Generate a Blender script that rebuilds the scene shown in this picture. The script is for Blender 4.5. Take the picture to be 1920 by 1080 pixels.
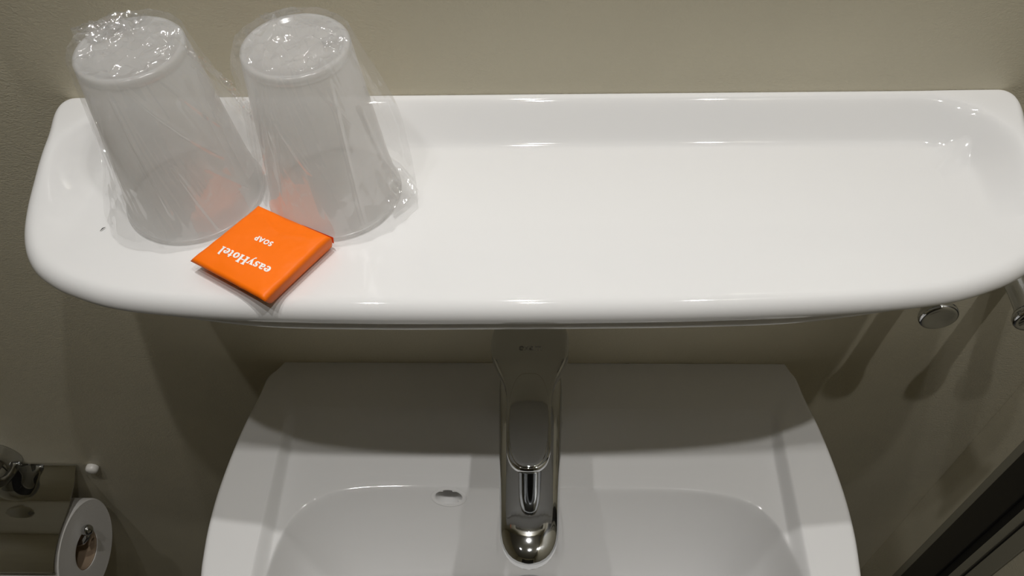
import bpy, bmesh, math, random
from mathutils import Vector, Matrix, noise
from math import sin, cos, pi, sqrt, hypot, exp

for o in list(bpy.data.objects):
    bpy.data.objects.remove(o)
SC = bpy.context.scene
COL = SC.collection

# ------------------------------------------------------------------ camera
cam_d = bpy.data.cameras.new('camera')
cam_d.sensor_width = 36.0
cam_d.lens = 36.0 * 1550 / 1920
cam_d.clip_start = 0.01
cam = bpy.data.objects.new('camera', cam_d)
COL.objects.link(cam)
s_ = 0.0387
ph = math.radians(52)
c_ = sqrt(1 - s_ * s_)
Fv = Vector((-s_, c_ * cos(ph), -c_ * sin(ph)))
Uv = Vector((0, sin(ph), cos(ph)))
Rv = Fv.cross(Uv).normalized()
Uv = Rv.cross(Fv).normalized()
M = Matrix((Rv, Uv, -Fv)).transposed().to_4x4()
M.translation = Vector((0.0105, -0.4127, 0.3325))
cam.matrix_world = M
SC.camera = cam

# ------------------------------------------------------------------ world, exposure
w = bpy.data.worlds.new('world')
SC.world = w
w.use_nodes = True
w.node_tree.nodes['Background'].inputs[0].default_value = (0.02, 0.02, 0.02, 1)
SC.view_settings.view_transform = 'Standard'
SC.view_settings.look = 'None'
SC.view_settings.exposure = -0.08
SC.view_settings.gamma = 1.0
SC.view_settings.use_curve_mapping = False
SC.cycles.max_bounces = 24
SC.cycles.transparent_max_bounces = 32
SC.cycles.diffuse_bounces = 14
SC.cycles.glossy_bounces = 6
SC.cycles.caustics_reflective = True
SC.cycles.caustics_refractive = False
SC.cycles.blur_glossy = 0.6
SC.cycles.sample_clamp_indirect = 2.0

ZC = 1.42                                    # ceiling height above the shelf
ZF = -1.12                                   # floor
XR = 0.4535                                  # right wall
XL = -1.25
YF = -1.6
#        x      y      watts  spread colour
LAMPS = [(0.00, -0.47, 1.25, (1.0, 0.985, 0.960)),
         (-0.40, -0.47, 1.10, (1.0, 0.985, 0.960)),
         (0.405, -0.47, 1.95, (1.0, 0.985, 0.960)),
         (-0.03, -0.105, 1.95, (1.0, 0.988, 0.970))]
LIGHTS = []
for i, (lx, ly, lw, lc) in enumerate(LAMPS):
    ld = bpy.data.lights.new('downlight', 'AREA')
    ld.shape = 'DISK'
    ld.size = 0.034
    ld.energy = lw
    ld.color = lc
    ld.spread = math.radians(95)
    lo = bpy.data.objects.new('downlight_beam', ld)
    lo.location = (lx, ly, ZC - 0.008)
    COL.objects.link(lo)
    LIGHTS.append(lo)

# ------------------------------------------------------------------ helpers
def lin(r, g, b):
    def f(c):
        c /= 255.0
        return c / 12.92 if c <= 0.04045 else ((c + 0.055) / 1.055) ** 2.4
    return (f(r), f(g), f(b), 1)

def mat(name, col, rough=0.5, metal=0.0, ior=1.5, bump=None, **kw):
    m = bpy.data.materials.new(name)
    m.use_nodes = True
    nt = m.node_tree
    b = nt.nodes['Principled BSDF']
    b.inputs['Base Color'].default_value = col
    b.inputs['Roughness'].default_value = rough
    b.inputs['Metallic'].default_value = metal
    b.inputs['IOR'].default_value = ior
    for k, v in kw.items():
        b.inputs[k.replace('_', ' ')].default_value = v
    if bump:
        sc, st, det = bump
        tc = nt.nodes.new('ShaderNodeTexCoord')
        n = nt.nodes.new('ShaderNodeTexNoise')
        n.inputs['Scale'].default_value = sc
        n.inputs['Detail'].default_value = det
        bp = nt.nodes.new('ShaderNodeBump')
        bp.inputs['Strength'].default_value = st
        bp.inputs['Distance'].default_value = 0.001
        nt.links.new(tc.outputs['Object'], n.inputs['Vector'])
        nt.links.new(n.outputs['Fac'], bp.inputs['Height'])
        nt.links.new(bp.outputs['Normal'], b.inputs['Normal'])
    return m

def mesh_obj(name, bm, m, parent=None, smooth=True, label=None, cat=None, group=None, kind=None):
    me = bpy.data.meshes.new(name)
    bmesh.ops.recalc_face_normals(bm, faces=bm.faces[:]) if name not in ('film',) else None
    bm.to_mesh(me)
    bm.free()
    me.materials.append(m)
    if smooth:
        for p in me.polygons:
            p.use_smooth = True
        if name in SHARP: me.set_sharp_from_angle(angle=math.radians(38))
    o = bpy.data.objects.new(name, me)
    COL.objects.link(o)
    if parent is not None:
        o.parent = parent
    tag(o, label, cat, group, kind)
    return o

SHARP = {'cover_flap', 'paper', 'hanging_sheet', 'bent_arm', 'drain_ring'}
def tag(o, label=None, cat=None, group=None, kind=None):
    if label: o['label'] = label
    if cat: o['category'] = cat
    if group: o['group'] = group
    if kind: o['kind'] = kind
    return o

def empty(name, loc, label, cat, group=None):
    o = bpy.data.objects.new(name, None)
    o.empty_display_size = 0.02
    o.location = loc
    COL.objects.link(o)
    tag(o, label, cat, group)
    return o

def local(bm, root):
    """shift geometry made in world coordinates into the frame of its root"""
    bmesh.ops.translate(bm, verts=bm.verts, vec=-Vector(root.location))
    return bm

def box(bm, x0, x1, y0, y1, z0, z1, bev=0.0):
    r = bmesh.ops.create_cube(bm, size=1.0)
    vs = r['verts']
    for v in vs:
        v.co = Vector(((x0 + x1) / 2 + v.co.x * (x1 - x0), (y0 + y1) / 2 + v.co.y * (y1 - y0),
                       (z0 + z1) / 2 + v.co.z * (z1 - z0)))
    if bev > 0:
        es = list({e for v in vs for e in v.link_edges})
        bmesh.ops.bevel(bm, geom=es, offset=bev, segments=3, profile=0.7, affect='EDGES')
    return bm

def lathe(bm, prof, axis='z', org=(0, 0, 0), n=64, close=False):
    """profile of (radius, height) turned about an axis"""
    rings = []
    for (r, h) in prof:
        ring = []
        if r < 1e-7:
            a = {'z': (0, 0, h), 'y': (0, h, 0), 'x': (h, 0, 0)}[axis]
            ring = [bm.verts.new(Vector(org) + Vector(a))]
        else:
            for k in range(n):
                t = 2 * pi * k / n
                c, s = r * cos(t), r * sin(t)
                a = {'z': (c, s, h), 'y': (s, h, c), 'x': (h, c, s)}[axis]
                ring.append(bm.verts.new(Vector(org) + Vector(a)))
        rings.append(ring)
    pairs = list(zip(rings, rings[1:]))
    if close: pairs.append((rings[-1], rings[0]))
    for A, B in pairs:
        for k in range(n):
            k2 = (k + 1) % n
            if len(A) == 1 and len(B) == 1: continue
            if len(A) == 1: bm.faces.new((A[0], B[k], B[k2]))
            elif len(B) == 1: bm.faces.new((A[k], A[k2], B[0]))
            else: bm.faces.new((A[k], A[k2], B[k2], B[k]))
    return bm

def tube(bm, pts, rad, n=16, caps=True):
    pts = [Vector(p) for p in pts]
    rr = rad if isinstance(rad, (list, tuple)) else [rad] * len(pts)
    up = Vector((0, 0, 1))
    rings = []
    for i, p in enumerate(pts):
        d = (pts[min(i + 1, len(pts) - 1)] - pts[max(i - 1, 0)]).normalized()
        a = up if abs(d.z) < 0.9 else Vector((1, 0, 0))
        u = d.cross(a).normalized(); v = u.cross(d)
        rings.append([bm.verts.new(p + u * rr[i] * cos(2 * pi * k / n) + v * rr[i] * sin(2 * pi * k / n)) for k in range(n)])
    for A, B in zip(rings, rings[1:]):
        for k in range(n):
            bm.faces.new((A[k], A[(k + 1) % n], B[(k + 1) % n], B[k]))
    if caps:
        bm.faces.new(rings[0]); bm.faces.new(rings[-1])
    return bm

def sstep(a, b, x):
    t = max(0.0, min(1.0, (x - a) / (b - a)))
    return t * t * (3 - 2 * t)

def catmull(pts, per=12):
    out = []
    n = len(pts)
    for i in range(n - 1):
        p0 = Vector(pts[max(i - 1, 0)]); p1 = Vector(pts[i]); p2 = Vector(pts[i + 1]); p3 = Vector(pts[min(i + 2, n - 1)])
        for k in range(per):
            t = k / per
            out.append(0.5 * ((2 * p1) + (-p0 + p2) * t + (2 * p0 - 5 * p1 + 4 * p2 - p3) * t * t + (-p0 + 3 * p1 - 3 * p2 + p3) * t ** 3))
    out.append(Vector(pts[-1]))
    return out

# ------------------------------------------------------------------ materials
M_cer = mat('glazed_ceramic', (0.735, 0.73, 0.725, 1), 0.045, ior=1.52)
M_chrome = mat('chrome', (0.60, 0.61, 0.62, 1), 0.04, 1.0)
M_chrome_soft = mat('satin_chrome', (0.62, 0.63, 0.64, 1), 0.12, 1.0)
M_dark = mat('dark_rubber', (0.012, 0.012, 0.012, 1), 0.5)
M_alu = mat('bronze_anodised_frame', (0.05, 0.047, 0.042, 1), 0.3, 0.5)
M_paint_white = mat('ceiling_paint', (0.42, 0.415, 0.40, 1), 0.8)
M_floor = mat('floor_vinyl', (0.03, 0.028, 0.026, 1), 0.5)
M_plug_white = mat('white_plastic', (0.72, 0.70, 0.66, 1), 0.35)
M_paper = mat('tissue_paper', (0.62, 0.60, 0.57, 1), 0.95, bump=(900, 0.3, 2))
M_card = mat('cardboard', (0.30, 0.22, 0.15, 1), 0.9)
M_mirror = mat('mirror_silver', (0.86, 0.88, 0.87, 1), 0.0, 1.0)
M_print = mat('white_print', (0.88, 0.86, 0.82, 1), 0.5)
M_speck = mat('dark_lint', (0.03, 0.03, 0.03, 1), 0.8)

def wall_material(name, col):
    m = bpy.data.materials.new(name)
    m.use_nodes = True
    nt = m.node_tree
    b = nt.nodes['Principled BSDF']
    b.inputs['Roughness'].default_value = 0.42
    b.inputs['IOR'].default_value = 1.45
    tc = nt.nodes.new('ShaderNodeTexCoord')
    mp = nt.nodes.new('ShaderNodeMapping')
    mp.inputs['Scale'].default_value = (1.0, 1.0, 1.5)
    nt.links.new(tc.outputs['Object'], mp.inputs['Vector'])
    # leathery grain: warped cells plus fine noise
    nz = nt.nodes.new('ShaderNodeTexNoise'); nz.inputs['Scale'].default_value = 330; nz.inputs['Detail'].default_value = 3
    nz.inputs['Distortion'].default_value = 1.4
    n2 = nt.nodes.new('ShaderNodeTexNoise'); n2.inputs['Scale'].default_value = 520; n2.inputs['Detail'].default_value = 2
    nt.links.new(mp.outputs[0], nz.inputs['Vector']); nt.links.new(mp.outputs[0], n2.inputs['Vector'])
    mx = nt.nodes.new('ShaderNodeMath'); mx.operation = 'MULTIPLY_ADD'; mx.inputs[1].default_value = 0.35
    nt.links.new(n2.outputs['Fac'], mx.inputs[0]); nt.links.new(nz.outputs['Fac'], mx.inputs[2])
    bp = nt.nodes.new('ShaderNodeBump'); bp.inputs['Strength'].default_value = 0.26; bp.inputs['Distance'].default_value = 0.0016
    nt.links.new(mx.outputs[0], bp.inputs['Height']); nt.links.new(bp.outputs[0], b.inputs['Normal'])
    n3 = nt.nodes.new('ShaderNodeTexNoise'); n3.inputs['Scale'].default_value = 9; n3.inputs['Detail'].default_value = 4
    nt.links.new(tc.outputs['Object'], n3.inputs['Vector'])
    cr = nt.nodes.new('ShaderNodeValToRGB')
    cr.color_ramp.elements[0].position = 0.3; cr.color_ramp.elements[1].position = 0.7
    cr.color_ramp.elements[0].color = [c * 0.96 for c in col[:3]] + [1]
    cr.color_ramp.elements[1].color = [min(1, c * 1.03) for c in col[:3]] + [1]
    nt.links.new(n3.outputs['Fac'], cr.inputs[0]); nt.links.new(cr.outputs[0], b.inputs['Base Color'])
    return m
M_wall = wall_material('wall_laminate', (0.625, 0.578, 0.445, 1))

def film_material(name, haze, gain, cap):
    m = bpy.data.materials.new(name)
    m.use_nodes = True
    nt = m.node_tree
    nt.nodes.clear()
    out = nt.nodes.new('ShaderNodeOutputMaterial')
    tr = nt.nodes.new('ShaderNodeBsdfTransparent'); tr.inputs[0].default_value = (0.997, 0.997, 0.997, 1)
    gl = nt.nodes.new('ShaderNodeBsdfGlossy'); gl.inputs['Color'].default_value = (1, 1, 1, 1); gl.inputs['Roughness'].default_value = 0.085
    df = nt.nodes.new('ShaderNodeBsdfDiffuse'); df.inputs[0].default_value = (0.97, 0.965, 0.97, 1)
    tl = nt.nodes.new('ShaderNodeBsdfTranslucent'); tl.inputs[0].default_value = (0.97, 0.965, 0.97, 1)
    fr = nt.nodes.new('ShaderNodeFresnel'); fr.inputs['IOR'].default_value = 1.5
    mu = nt.nodes.new('ShaderNodeMath'); mu.operation = 'MULTIPLY'; mu.inputs[1].default_value = gain; mu.use_clamp = True
    nt.links.new(fr.outputs[0], mu.inputs[0])
    mn = nt.nodes.new('ShaderNodeMath'); mn.operation = 'MINIMUM'; mn.inputs[1].default_value = cap
    nt.links.new(mu.outputs[0], mn.inputs[0])
    a = nt.nodes.new('ShaderNodeMixShader'); a.inputs[0].default_value = 0.5
    nt.links.new(df.outputs[0], a.inputs[1]); nt.links.new(tl.outputs[0], a.inputs[2])
    b = nt.nodes.new('ShaderNodeMixShader'); b.inputs[0].default_value = haze
    nt.links.new(tr.outputs[0], b.inputs[1]); nt.links.new(a.outputs[0], b.inputs[2])
    c = nt.nodes.new('ShaderNodeMixShader')
    nt.links.new(mn.outputs[0], c.inputs[0]); nt.links.new(b.outputs[0], c.inputs[1]); nt.links.new(gl.outputs[0], c.inputs[2])
    nt.links.new(c.outputs[0], out.inputs[0])
    return m
M_film = film_material('clear_film', 0.045, 1.45, 0.18)
M_film2 = film_material('creased_film', 0.13, 3.2, 0.45)

def cup_material(name, body, clear):
    m = bpy.data.materials.new(name)
    m.use_nodes = True
    nt = m.node_tree
    nt.nodes.clear()
    out = nt.nodes.new('ShaderNodeOutputMaterial')
    tr = nt.nodes.new('ShaderNodeBsdfTransparent'); tr.inputs[0].default_value = (0.997, 0.996, 0.995, 1)
    gl = nt.nodes.new('ShaderNodeBsdfGlossy'); gl.inputs['Roughness'].default_value = 0.17
    df = nt.nodes.new('ShaderNodeBsdfDiffuse'); df.inputs[0].default_value = body
    tl = nt.nodes.new('ShaderNodeBsdfTranslucent'); tl.inputs[0].default_value = body
    fr = nt.nodes.new('ShaderNodeFresnel'); fr.inputs['IOR'].default_value = 1.5
    mu = nt.nodes.new('ShaderNodeMath'); mu.operation = 'MULTIPLY'; mu.inputs[1].default_value = 0.7; mu.use_clamp = True
    nt.links.new(fr.outputs[0], mu.inputs[0])
    mn = nt.nodes.new('ShaderNodeMath'); mn.operation = 'MINIMUM'; mn.inputs[1].default_value = 0.13
    nt.links.new(mu.outputs[0], mn.inputs[0])
    a = nt.nodes.new('ShaderNodeMixShader'); a.inputs[0].default_value = 0.70
    nt.links.new(df.outputs[0], a.inputs[1]); nt.links.new(tl.outputs[0], a.inputs[2])
    b = nt.nodes.new('ShaderNodeMixShader'); b.inputs[0].default_value = clear
    nt.links.new(a.outputs[0], b.inputs[1]); nt.links.new(tr.outputs[0], b.inputs[2])
    c = nt.nodes.new('ShaderNodeMixShader')
    nt.links.new(mn.outputs[0], c.inputs[0]); nt.links.new(b.outputs[0], c.inputs[1]); nt.links.new(gl.outputs[0], c.inputs[2])
    nt.links.new(c.outputs[0], out.inputs[0])
    return m
M_cup = cup_material('frosted_plastic', (0.995, 0.994, 0.99, 1), 0.56)

def soap_paper():
    m = mat('orange_paper', (0.93, 0.170, 0.002, 1), 0.45, ior=1.33)
    nt = m.node_tree
    b = nt.nodes['Principled BSDF']
    tc = nt.nodes.new('ShaderNodeTexCoord')
    n = nt.nodes.new('ShaderNodeTexNoise'); n.inputs['Scale'].default_value = 60; n.inputs['Detail'].default_value = 3
    n.inputs['Distortion'].default_value = 0.8
    bp = nt.nodes.new('ShaderNodeBump'); bp.inputs['Strength'].default_value = 0.25; bp.inputs['Distance'].default_value = 0.0015
    nt.links.new(tc.outputs['Object'], n.inputs['Vector']); nt.links.new(n.outputs['Fac'], bp.inputs['Height'])
    nt.links.new(bp.outputs[0], b.inputs['Normal'])
    return m
M_soap = soap_paper()

# ------------------------------------------------------------------ room shell
def slab(name, x0, x1, y0, y1, z0, z1, m):
    bm = bmesh.new(); box(bm, x0, x1, y0, y1, z0, z1)
    return mesh_obj(name, bm, m, smooth=False, kind='structure')
T = 0.06
slab('wall_back', XL - T, XR + T, 0.0, T, ZF - T, ZC + T, M_wall)
slab('wall_right', XR, XR + T, YF - T, 0.0, ZF - T, ZC + T, M_wall)
slab('wall_left', XL - T, XL, YF - T, 0.0, ZF - T, ZC + T, M_wall)
slab('wall_front', XL, XR, YF - T, YF, ZF - T, ZC + T, M_wall)
slab('ceiling', XL, XR, YF, 0.0, ZC, ZC + T, M_paint_white)
slab('floor', XL, XR, YF, 0.0, ZF - T, ZF, M_floor)

M_dark_panel = mat('dark_panel', (0.035, 0.030, 0.026, 1), 0.5)  # unseen dark panel, added on the front wall to darken chrome reflections and ambient
bm = bmesh.new(); box(bm, -0.62, 0.36, YF + 0.001, YF + 0.04, ZF + 0.002, 0.92, 0.002)
mesh_obj('added_dark_panel', bm, M_dark_panel, smooth=False, kind='structure')
# ------------------------------------------------------------------ downlights (fittings that hold the lamps)
for i, (lo, side) in enumerate(zip(LIGHTS, ('middle of the outer row', 'left end of the outer row', 'right end of the outer row',
                                            'nearest the mirror'))):
    lx, ly = lo.location.x, lo.location.y
    r = empty('ceiling_light', (lx, ly, ZC), 'round recessed ceiling spotlight with a chrome ring, ' + side, 'light',
              'recessed spotlights in the ceiling')
    bm = bmesh.new()
    lathe(bm, [(0.024, -0.0005), (0.036, -0.0005), (0.038, -0.003), (0.036, -0.006), (0.026, -0.006), (0.024, -0.003)],
          'z', (0, 0, 0), 40, close=True)
    mesh_obj('bezel', bm, M_chrome_soft, r)
    lo.parent = r
    lo.location = (0, 0, -0.008)

# ------------------------------------------------------------------ mirror over the shelf
r = empty('wall_mirror', (0, 0, 0.100), 'frameless rectangular mirror hung above the ceramic shelf', 'mirror')
bm = bmesh.new(); box(bm, -0.30, 0.30, -0.0075, -0.001, 0, 0.72, 0.0006)
mesh_obj('glass_pane', bm, M_mirror, r, smooth=False)

# ------------------------------------------------------------------ framed door on the right side wall
r = empty('door_1', (XR, -0.25, ZF), None, None); r['kind'] = 'structure'
def upright(name, y0, y1, t, m, bev=0.001):
    bm = bmesh.new(); box(bm, XR - t, XR - 0.0005, y1, y0, ZF + 0.002, 0.95, bev); local(bm, r)
    return mesh_obj(name, bm, m, r, smooth=False)
M_strip = mat('grey_green_profile', (0.30, 0.285, 0.225, 1), 0.4)
upright('cover_strip', -0.0435, -0.0550, 0.0018, M_strip)
upright('frame_profile', -0.0555, -0.0860, 0.006, M_alu)
upright('rubber_seal', -0.0862, -0.0945, 0.003, M_dark)
upright('edge_profile', -0.0947, -0.1035, 0.004, M_strip)
upright('rubber_seal', -0.1037, -0.1075, 0.002, M_dark)
upright('stile', -0.1077, -0.1240, 0.005, M_strip)
upright('door_panel', -0.1242, -0.70, 0.003, M_wall)

# ------------------------------------------------------------------ ceramic bodies from an outline
def ring_outline(half, per, mirror=True):
    pts = catmull(half, per)
    left = [Vector((-p.x, p.y)) for p in pts[::-1]]
    if abs(pts[-1].x) < 1e-6: left = left[1:]
    return [Vector((p.x, p.y)) for p in pts] + left     # from back right round the front to back left

def body_from_outline(outline, spine, insets, zfun, under, wall_round=0.0072, corner_in=0.0):
    """outline: open loop starting and ending at the wall. spine: (xa, xb, y)."""
    bm = bmesh.new()
    xa, xb, ys = spine
    n = len(outline)
    # close along the wall with extra points
    a, b = outline[-1], outline[0]
    m = 90
    wall = [Vector((a.x + (b.x - a.x) * k / m, 0.0)) for k in range(1, m)]
    loop = outline + wall
    N = len(loop)
    sp = [Vector((max(xa, min(xb, p.x * (xb / b.x))), ys)) for p in loop]
    L = [(s - p).length for p, s in zip(loop, sp)]
    rows = []
    # underside and side wall, from the bottom up: (inset, z offset below local rim)
    for (ins, dz) in under:
        row = []
        for p, s, l in zip(loop, sp, L):
            k = min(0.9, ins * (1 + corner_in * sstep(0.13, 0.25, abs(p.x))) / l)
            q = p + (s - p) * k
            if p.y > -1e-5: q.y = -0.0002
            row.append(bm.verts.new((q.x, min(q.y, -0.0002), zfun(p.x, p.y, 0)[1] + dz)))
        rows.append(row)
    for d in insets:
        row = []
        for p, s, l in zip(loop, sp, L):
            dd = d if d < 0.5 else l * (d - 1.0)
            k = min(1.0, dd / l)
            q = p + (s - p) * k
            z = zfun(q.x, q.y, dd + wall_round * (1 - sstep(0.0, 0.035, -p.y)))[0]
            row.append(bm.verts.new((q.x, min(q.y, -0.0002), z)))
        rows.append(row)
    for A, B in zip(rows, rows[1:]):
        for k in range(N):
            bm.faces.new((A[k], A[(k + 1) % N], B[(k + 1) % N], B[k]))
    bm.faces.new(rows[0])
    bmesh.ops.remove_doubles(bm, verts=rows[-1], dist=1e-5)
    return bm

# ---- shelf
SH = [(0.2865, 0.0), (0.2908, -0.0012), (0.2940, -0.0042), (0.2958, -0.0092), (0.2966, -0.0180), (0.2966, -0.0388), (0.2974, -0.0591), (0.2984, -0.0775), (0.2970, -0.0924), (0.292, -0.1049), (0.2831, -0.116), (0.2713, -0.1246), (0.2569, -0.1317), (0.2324, -0.1399), (0.201, -0.1448), (0.154, -0.1485), (0.082, -0.1511), (0.0, -0.1518)]
sh_out = [Vector((p.x, p.y + 0.011 * p.x * (-p.y / 0.16))) for p in ring_outline(SH, 9)]
SR = 0.0100
def shelf_base(x, y):
    # dish: rounded region open to the front
    qx = abs(x) - (0.266 - 0.030); qy = (y + 0.0242) + 0.030
    d = hypot(max(qx, 0), max(qy, 0)) - 0.030
    if qx < 0 and qy < 0: d = max(qx, qy) - 0.030
    def ramp_(x_, a, b, e):
        m = lambda v: 0.5 * (v + sqrt(v * v + e * e))
        return (m(x_ - a) - m(x_ - b)) / (b - a)
    ramp = ramp_(d, 0.0, 0.0200, 0.0030)
    fade = 1 - sstep(0, 1, (-0.030 - y) / 0.085) if y < -0.030 else 1.0
    return -0.0210 + 0.0225 * ramp * fade
def shelf_z(x, y, d):
    zb = shelf_base(x, y)
    zr = zb
    if d < SR:
        zr = zb - (SR - sqrt(max(0.0, SR * SR - (SR - d) ** 2)))
    rim = shelf_base(x, y) - SR
    return zr, rim
ins = [0, 0.00012, 0.0005, 0.0011, 0.0019, 0.0029, 0.0041, 0.0055, 0.007, 0.0085, 0.0100, 0.0115, 0.013, 0.015]
ins += [0.017 + 0.002 * k for k in range(12)]
ins_s = [i for i in ins]
def frac_rings(base, n):
    return [1.0 + base + (1 - base) * (k + 1) / n for k in range(n)]
# the spine lies well inside; fractional rings beyond the absolute ones
under_s = [(0.060, -0.0230), (0.030, -0.0220), (0.0140, -0.0210), (0.0090, -0.0200), (0.0076, -0.0180), (0.0074, -0.0155), (0.0080, -0.0142),
           (0.0090, -0.0122), (0.0066, -0.0098), (0.0038, -0.0072), (0.0014, -0.0044), (0.0003, -0.002)]
bm = body_from_outline(sh_out, (-0.215, 0.215, -0.076), ins_s + [1.60, 1.62, 1.64, 1.70, 1.76, 1.82, 1.88, 1.94, 2.0], shelf_z, under_s, corner_in=0.9)
shelf = mesh_obj('bathroom_shelf', bm, M_cer, label='white glazed ceramic wall shelf with rounded front corners above the washbasin', cat='shelf')

# ---- washbasin
ZB = -0.3074
BA = [(0.2280, 0.0), (0.2325, -0.0085), (0.2390, -0.0195), (0.2482, -0.055), (0.2545, -0.090), (0.2583, -0.125), (0.2590, -0.155), (0.2573, -0.180),
      (0.2545, -0.200), (0.2440, -0.250), (0.2230, -0.302), (0.190, -0.352), (0.142, -0.395), (0.080, -0.424), (0.0, -0.434)]
ba_out = [Vector((p.x * 1.004 - 0.0026 * sstep(0, 0.02, -p.y) - 0.0008, p.y)) for p in ring_outline(BA, 9)]
def bowl_q(x, y):
    return ((abs(x) / 0.2110) ** 7.4 + (abs(y + 0.2680) / 0.1500) ** 4.4) ** (1 / 4.4)
def basin_base(x, y):
    q = bowl_q(x, y)
    ax = abs(x + 0.002)
    st = 1 - sstep(0.2075, 0.2175, ax)
    z = ZB - 0.0115 * st * sstep(0, 1, (-0.035 - y) / 0.06) * sstep(0, 1, (y + 0.41) / 0.03)
    v = 1 - q ** 12
    z -= 0.130 * 0.5 * (v + sqrt(v * v + 0.0035)) if v > -1.5 else 0
    return z
def basin_z(x, y, d):
    zb = basin_base(x, y)
    R2 = 0.006
    zr = zb
    if d < R2:
        zr = zb - (R2 - sqrt(max(0.0, R2 * R2 - (R2 - d) ** 2)))
    return zr, ZB - R2
insb = [0, 0.0002, 0.0006, 0.0013, 0.0022, 0.0034, 0.0047, 0.006, 0.008, 0.011, 0.014, 0.017, 0.020]
NB = 230
base = 0.205
rings = insb + [1.0 + base + (1 - base) * ((k + 1) / NB) for k in range(NB)]
under_b = [(0.12, -0.150), (0.095, -0.140), (0.065, -0.105), (0.036, -0.060), (0.016, -0.026), (0.004, -0.012), (0.0005, -0.004)]
bm = body_from_outline(ba_out, (-0.13, 0.13, -0.222), rings, basin_z, under_b)
# overflow opening in the back of the bowl
HX, HY = -0.0712, -0.1195
def surf(x, y): return Vector((x, y, basin_base(x, y)))
hn = (surf(HX + 0.002, HY) - surf(HX - 0.002, HY)).cross(surf(HX, HY + 0.002) - surf(HX, HY - 0.002)).normalized()
hc = surf(HX, HY)
hr = 0.0098
dele = [f for f in bm.faces if (lambda c: (c - hc - hn * (c - hc).dot(hn)).length < hr + 0.0022 and abs((c - hc).dot(hn)) < 0.012)(f.calc_center_median())]
bmesh.ops.delete(bm, geom=dele, context='FACES')
basin_root = empty('washbasin', (0, -0.2, ZB - 0.14), 'white glazed ceramic washbasin with a wide bowl under the shelf', 'washbasin')
mesh_obj('bowl', local(bm, basin_root), M_cer, basin_root)
# collar and throat of the overflow
bm = bmesh.new()
tu = hn.cross(Vector((0, 1, 0))).normalized(); tv = hn.cross(tu).normalized()
def on_bowl(rr, k, up):
    p = hc + tu * rr * cos(2 * pi * k / 40) + tv * rr * sin(2 * pi * k / 40)
    for _ in range(12):                      # slide along the normal onto the surface
        p = p + hn * (basin_base(p.x, p.y) - p.z) * 0.25 * hn.z if abs(hn.z) > 0.05 else p
    return p + hn * up
rows = []
for (rr, hh) in [(0.0162, -0.0004), (0.0155, 0.0001), (0.0140, 0.0005), (0.0126, 0.0005), (0.0118, 0.0), (0.0114, -0.001), (0.0112, -0.003)]:
    rows.append([bm.verts.new(on_bowl(rr, k, hh)) for k in range(40)])
for hh in (-0.012, -0.030, -0.060):
    rows.append([bm.verts.new(hc + tu * 0.0110 * cos(2 * pi * k / 40) + tv * 0.0110 * sin(2 * pi * k / 40) + hn * hh) for k in range(40)])
for A, B in zip(rows, rows[1:]):
    for k in range(40): bm.faces.new((A[k], A[(k + 1) % 40], B[(k + 1) % 40], B[k]))
bm.faces.new(rows[-1])
mesh_obj('overflow_hole', local(bm, basin_root), M_cer, basin_root)
# pop-up plug
dz = basin_base(0, -0.19) + 0.004
bm = bmesh.new()
lathe(bm, [(0.0, 0.0085), (0.012, 0.0082), (0.022, 0.0070), (0.0295, 0.0045), (0.0315, 0.0022), (0.0312, 0.0), (0.030, -0.002)], 'z', (-0.003, -0.1780, dz), 56)
mesh_obj('drain_plug', local(bm, basin_root), M_chrome, basin_root, label='domed chrome pop-up plug')
bm = bmesh.new()
lathe(bm, [(0.0322, 0.0002), (0.0330, 0.0008), (0.0338, 0.0002), (0.0342, -0.004)], 'z', (-0.003, -0.1780, dz), 56)
mesh_obj('drain_ring', local(bm, basin_root), M_chrome_soft, basin_root)

# ------------------------------------------------------------------ mixer tap
tap = empty('mixer_tap', (0, -0.062, ZB), 'single lever chrome mixer tap standing on the washbasin under the shelf', 'tap')
def loft(bm, secs, caps=True):
    rows = [[bm.verts.new(p) for p in s] for s in secs]
    for A, B in zip(rows, rows[1:]):
        n = len(A)
        for k in range(n): bm.faces.new((A[k], A[(k + 1) % n], B[(k + 1) % n], B[k]))
    if caps: bm.faces.new(rows[0]); bm.faces.new(rows[-1])
    return bm
def sect(c, u, v, a, b, e=2.6, n=48):
    out = []
    for k in range(n):
        t = 2 * pi * k / n
        cc, ss = cos(t), sin(t)
        out.append(Vector(c) + Vector(u) * a * (abs(cc) ** (2 / e)) * (1 if cc >= 0 else -1) + Vector(v) * b * (abs(ss) ** (2 / e)) * (1 if ss >= 0 else -1))
    return out
X, Y, Z = Vector((1, 0, 0)), Vector((0, 1, 0)), Vector((0, 0, 1))
# column
bm = bmesh.new()
cs = []
for (z, a, b, y) in [(0.0, 0.0265, 0.0265, -0.062), (0.002, 0.0262, 0.0262, -0.062), (0.010, 0.0252, 0.0252, -0.062), (0.035, 0.0240, 0.0245, -0.062),
                     (0.060, 0.0238, 0.0245, -0.062), (0.085, 0.0240, 0.0250, -0.063), (0.098, 0.0240, 0.0248, -0.064), (0.1005, 0.0236, 0.0243, -0.064),
                     (0.1015, 0.0225, 0.0232, -0.064)]:
    cs.append(sect((0, y, ZB + 0.0012 + z), X, Y, a, b, 2.1))
loft(bm, cs)
mesh_obj('body', local(bm, tap), M_chrome, tap)
# ball cap of the cartridge, between body and lever
bm = bmesh.new()
lathe(bm, [(0.0185, 0.098), (0.0190, 0.102), (0.0185, 0.108), (0.0160, 0.112), (0.012, 0.114), (0.0, 0.115)], 'z', (0, -0.066, ZB), 48)
mesh_obj('cartridge_dome', local(bm, tap), M_chrome_soft, tap)
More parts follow.
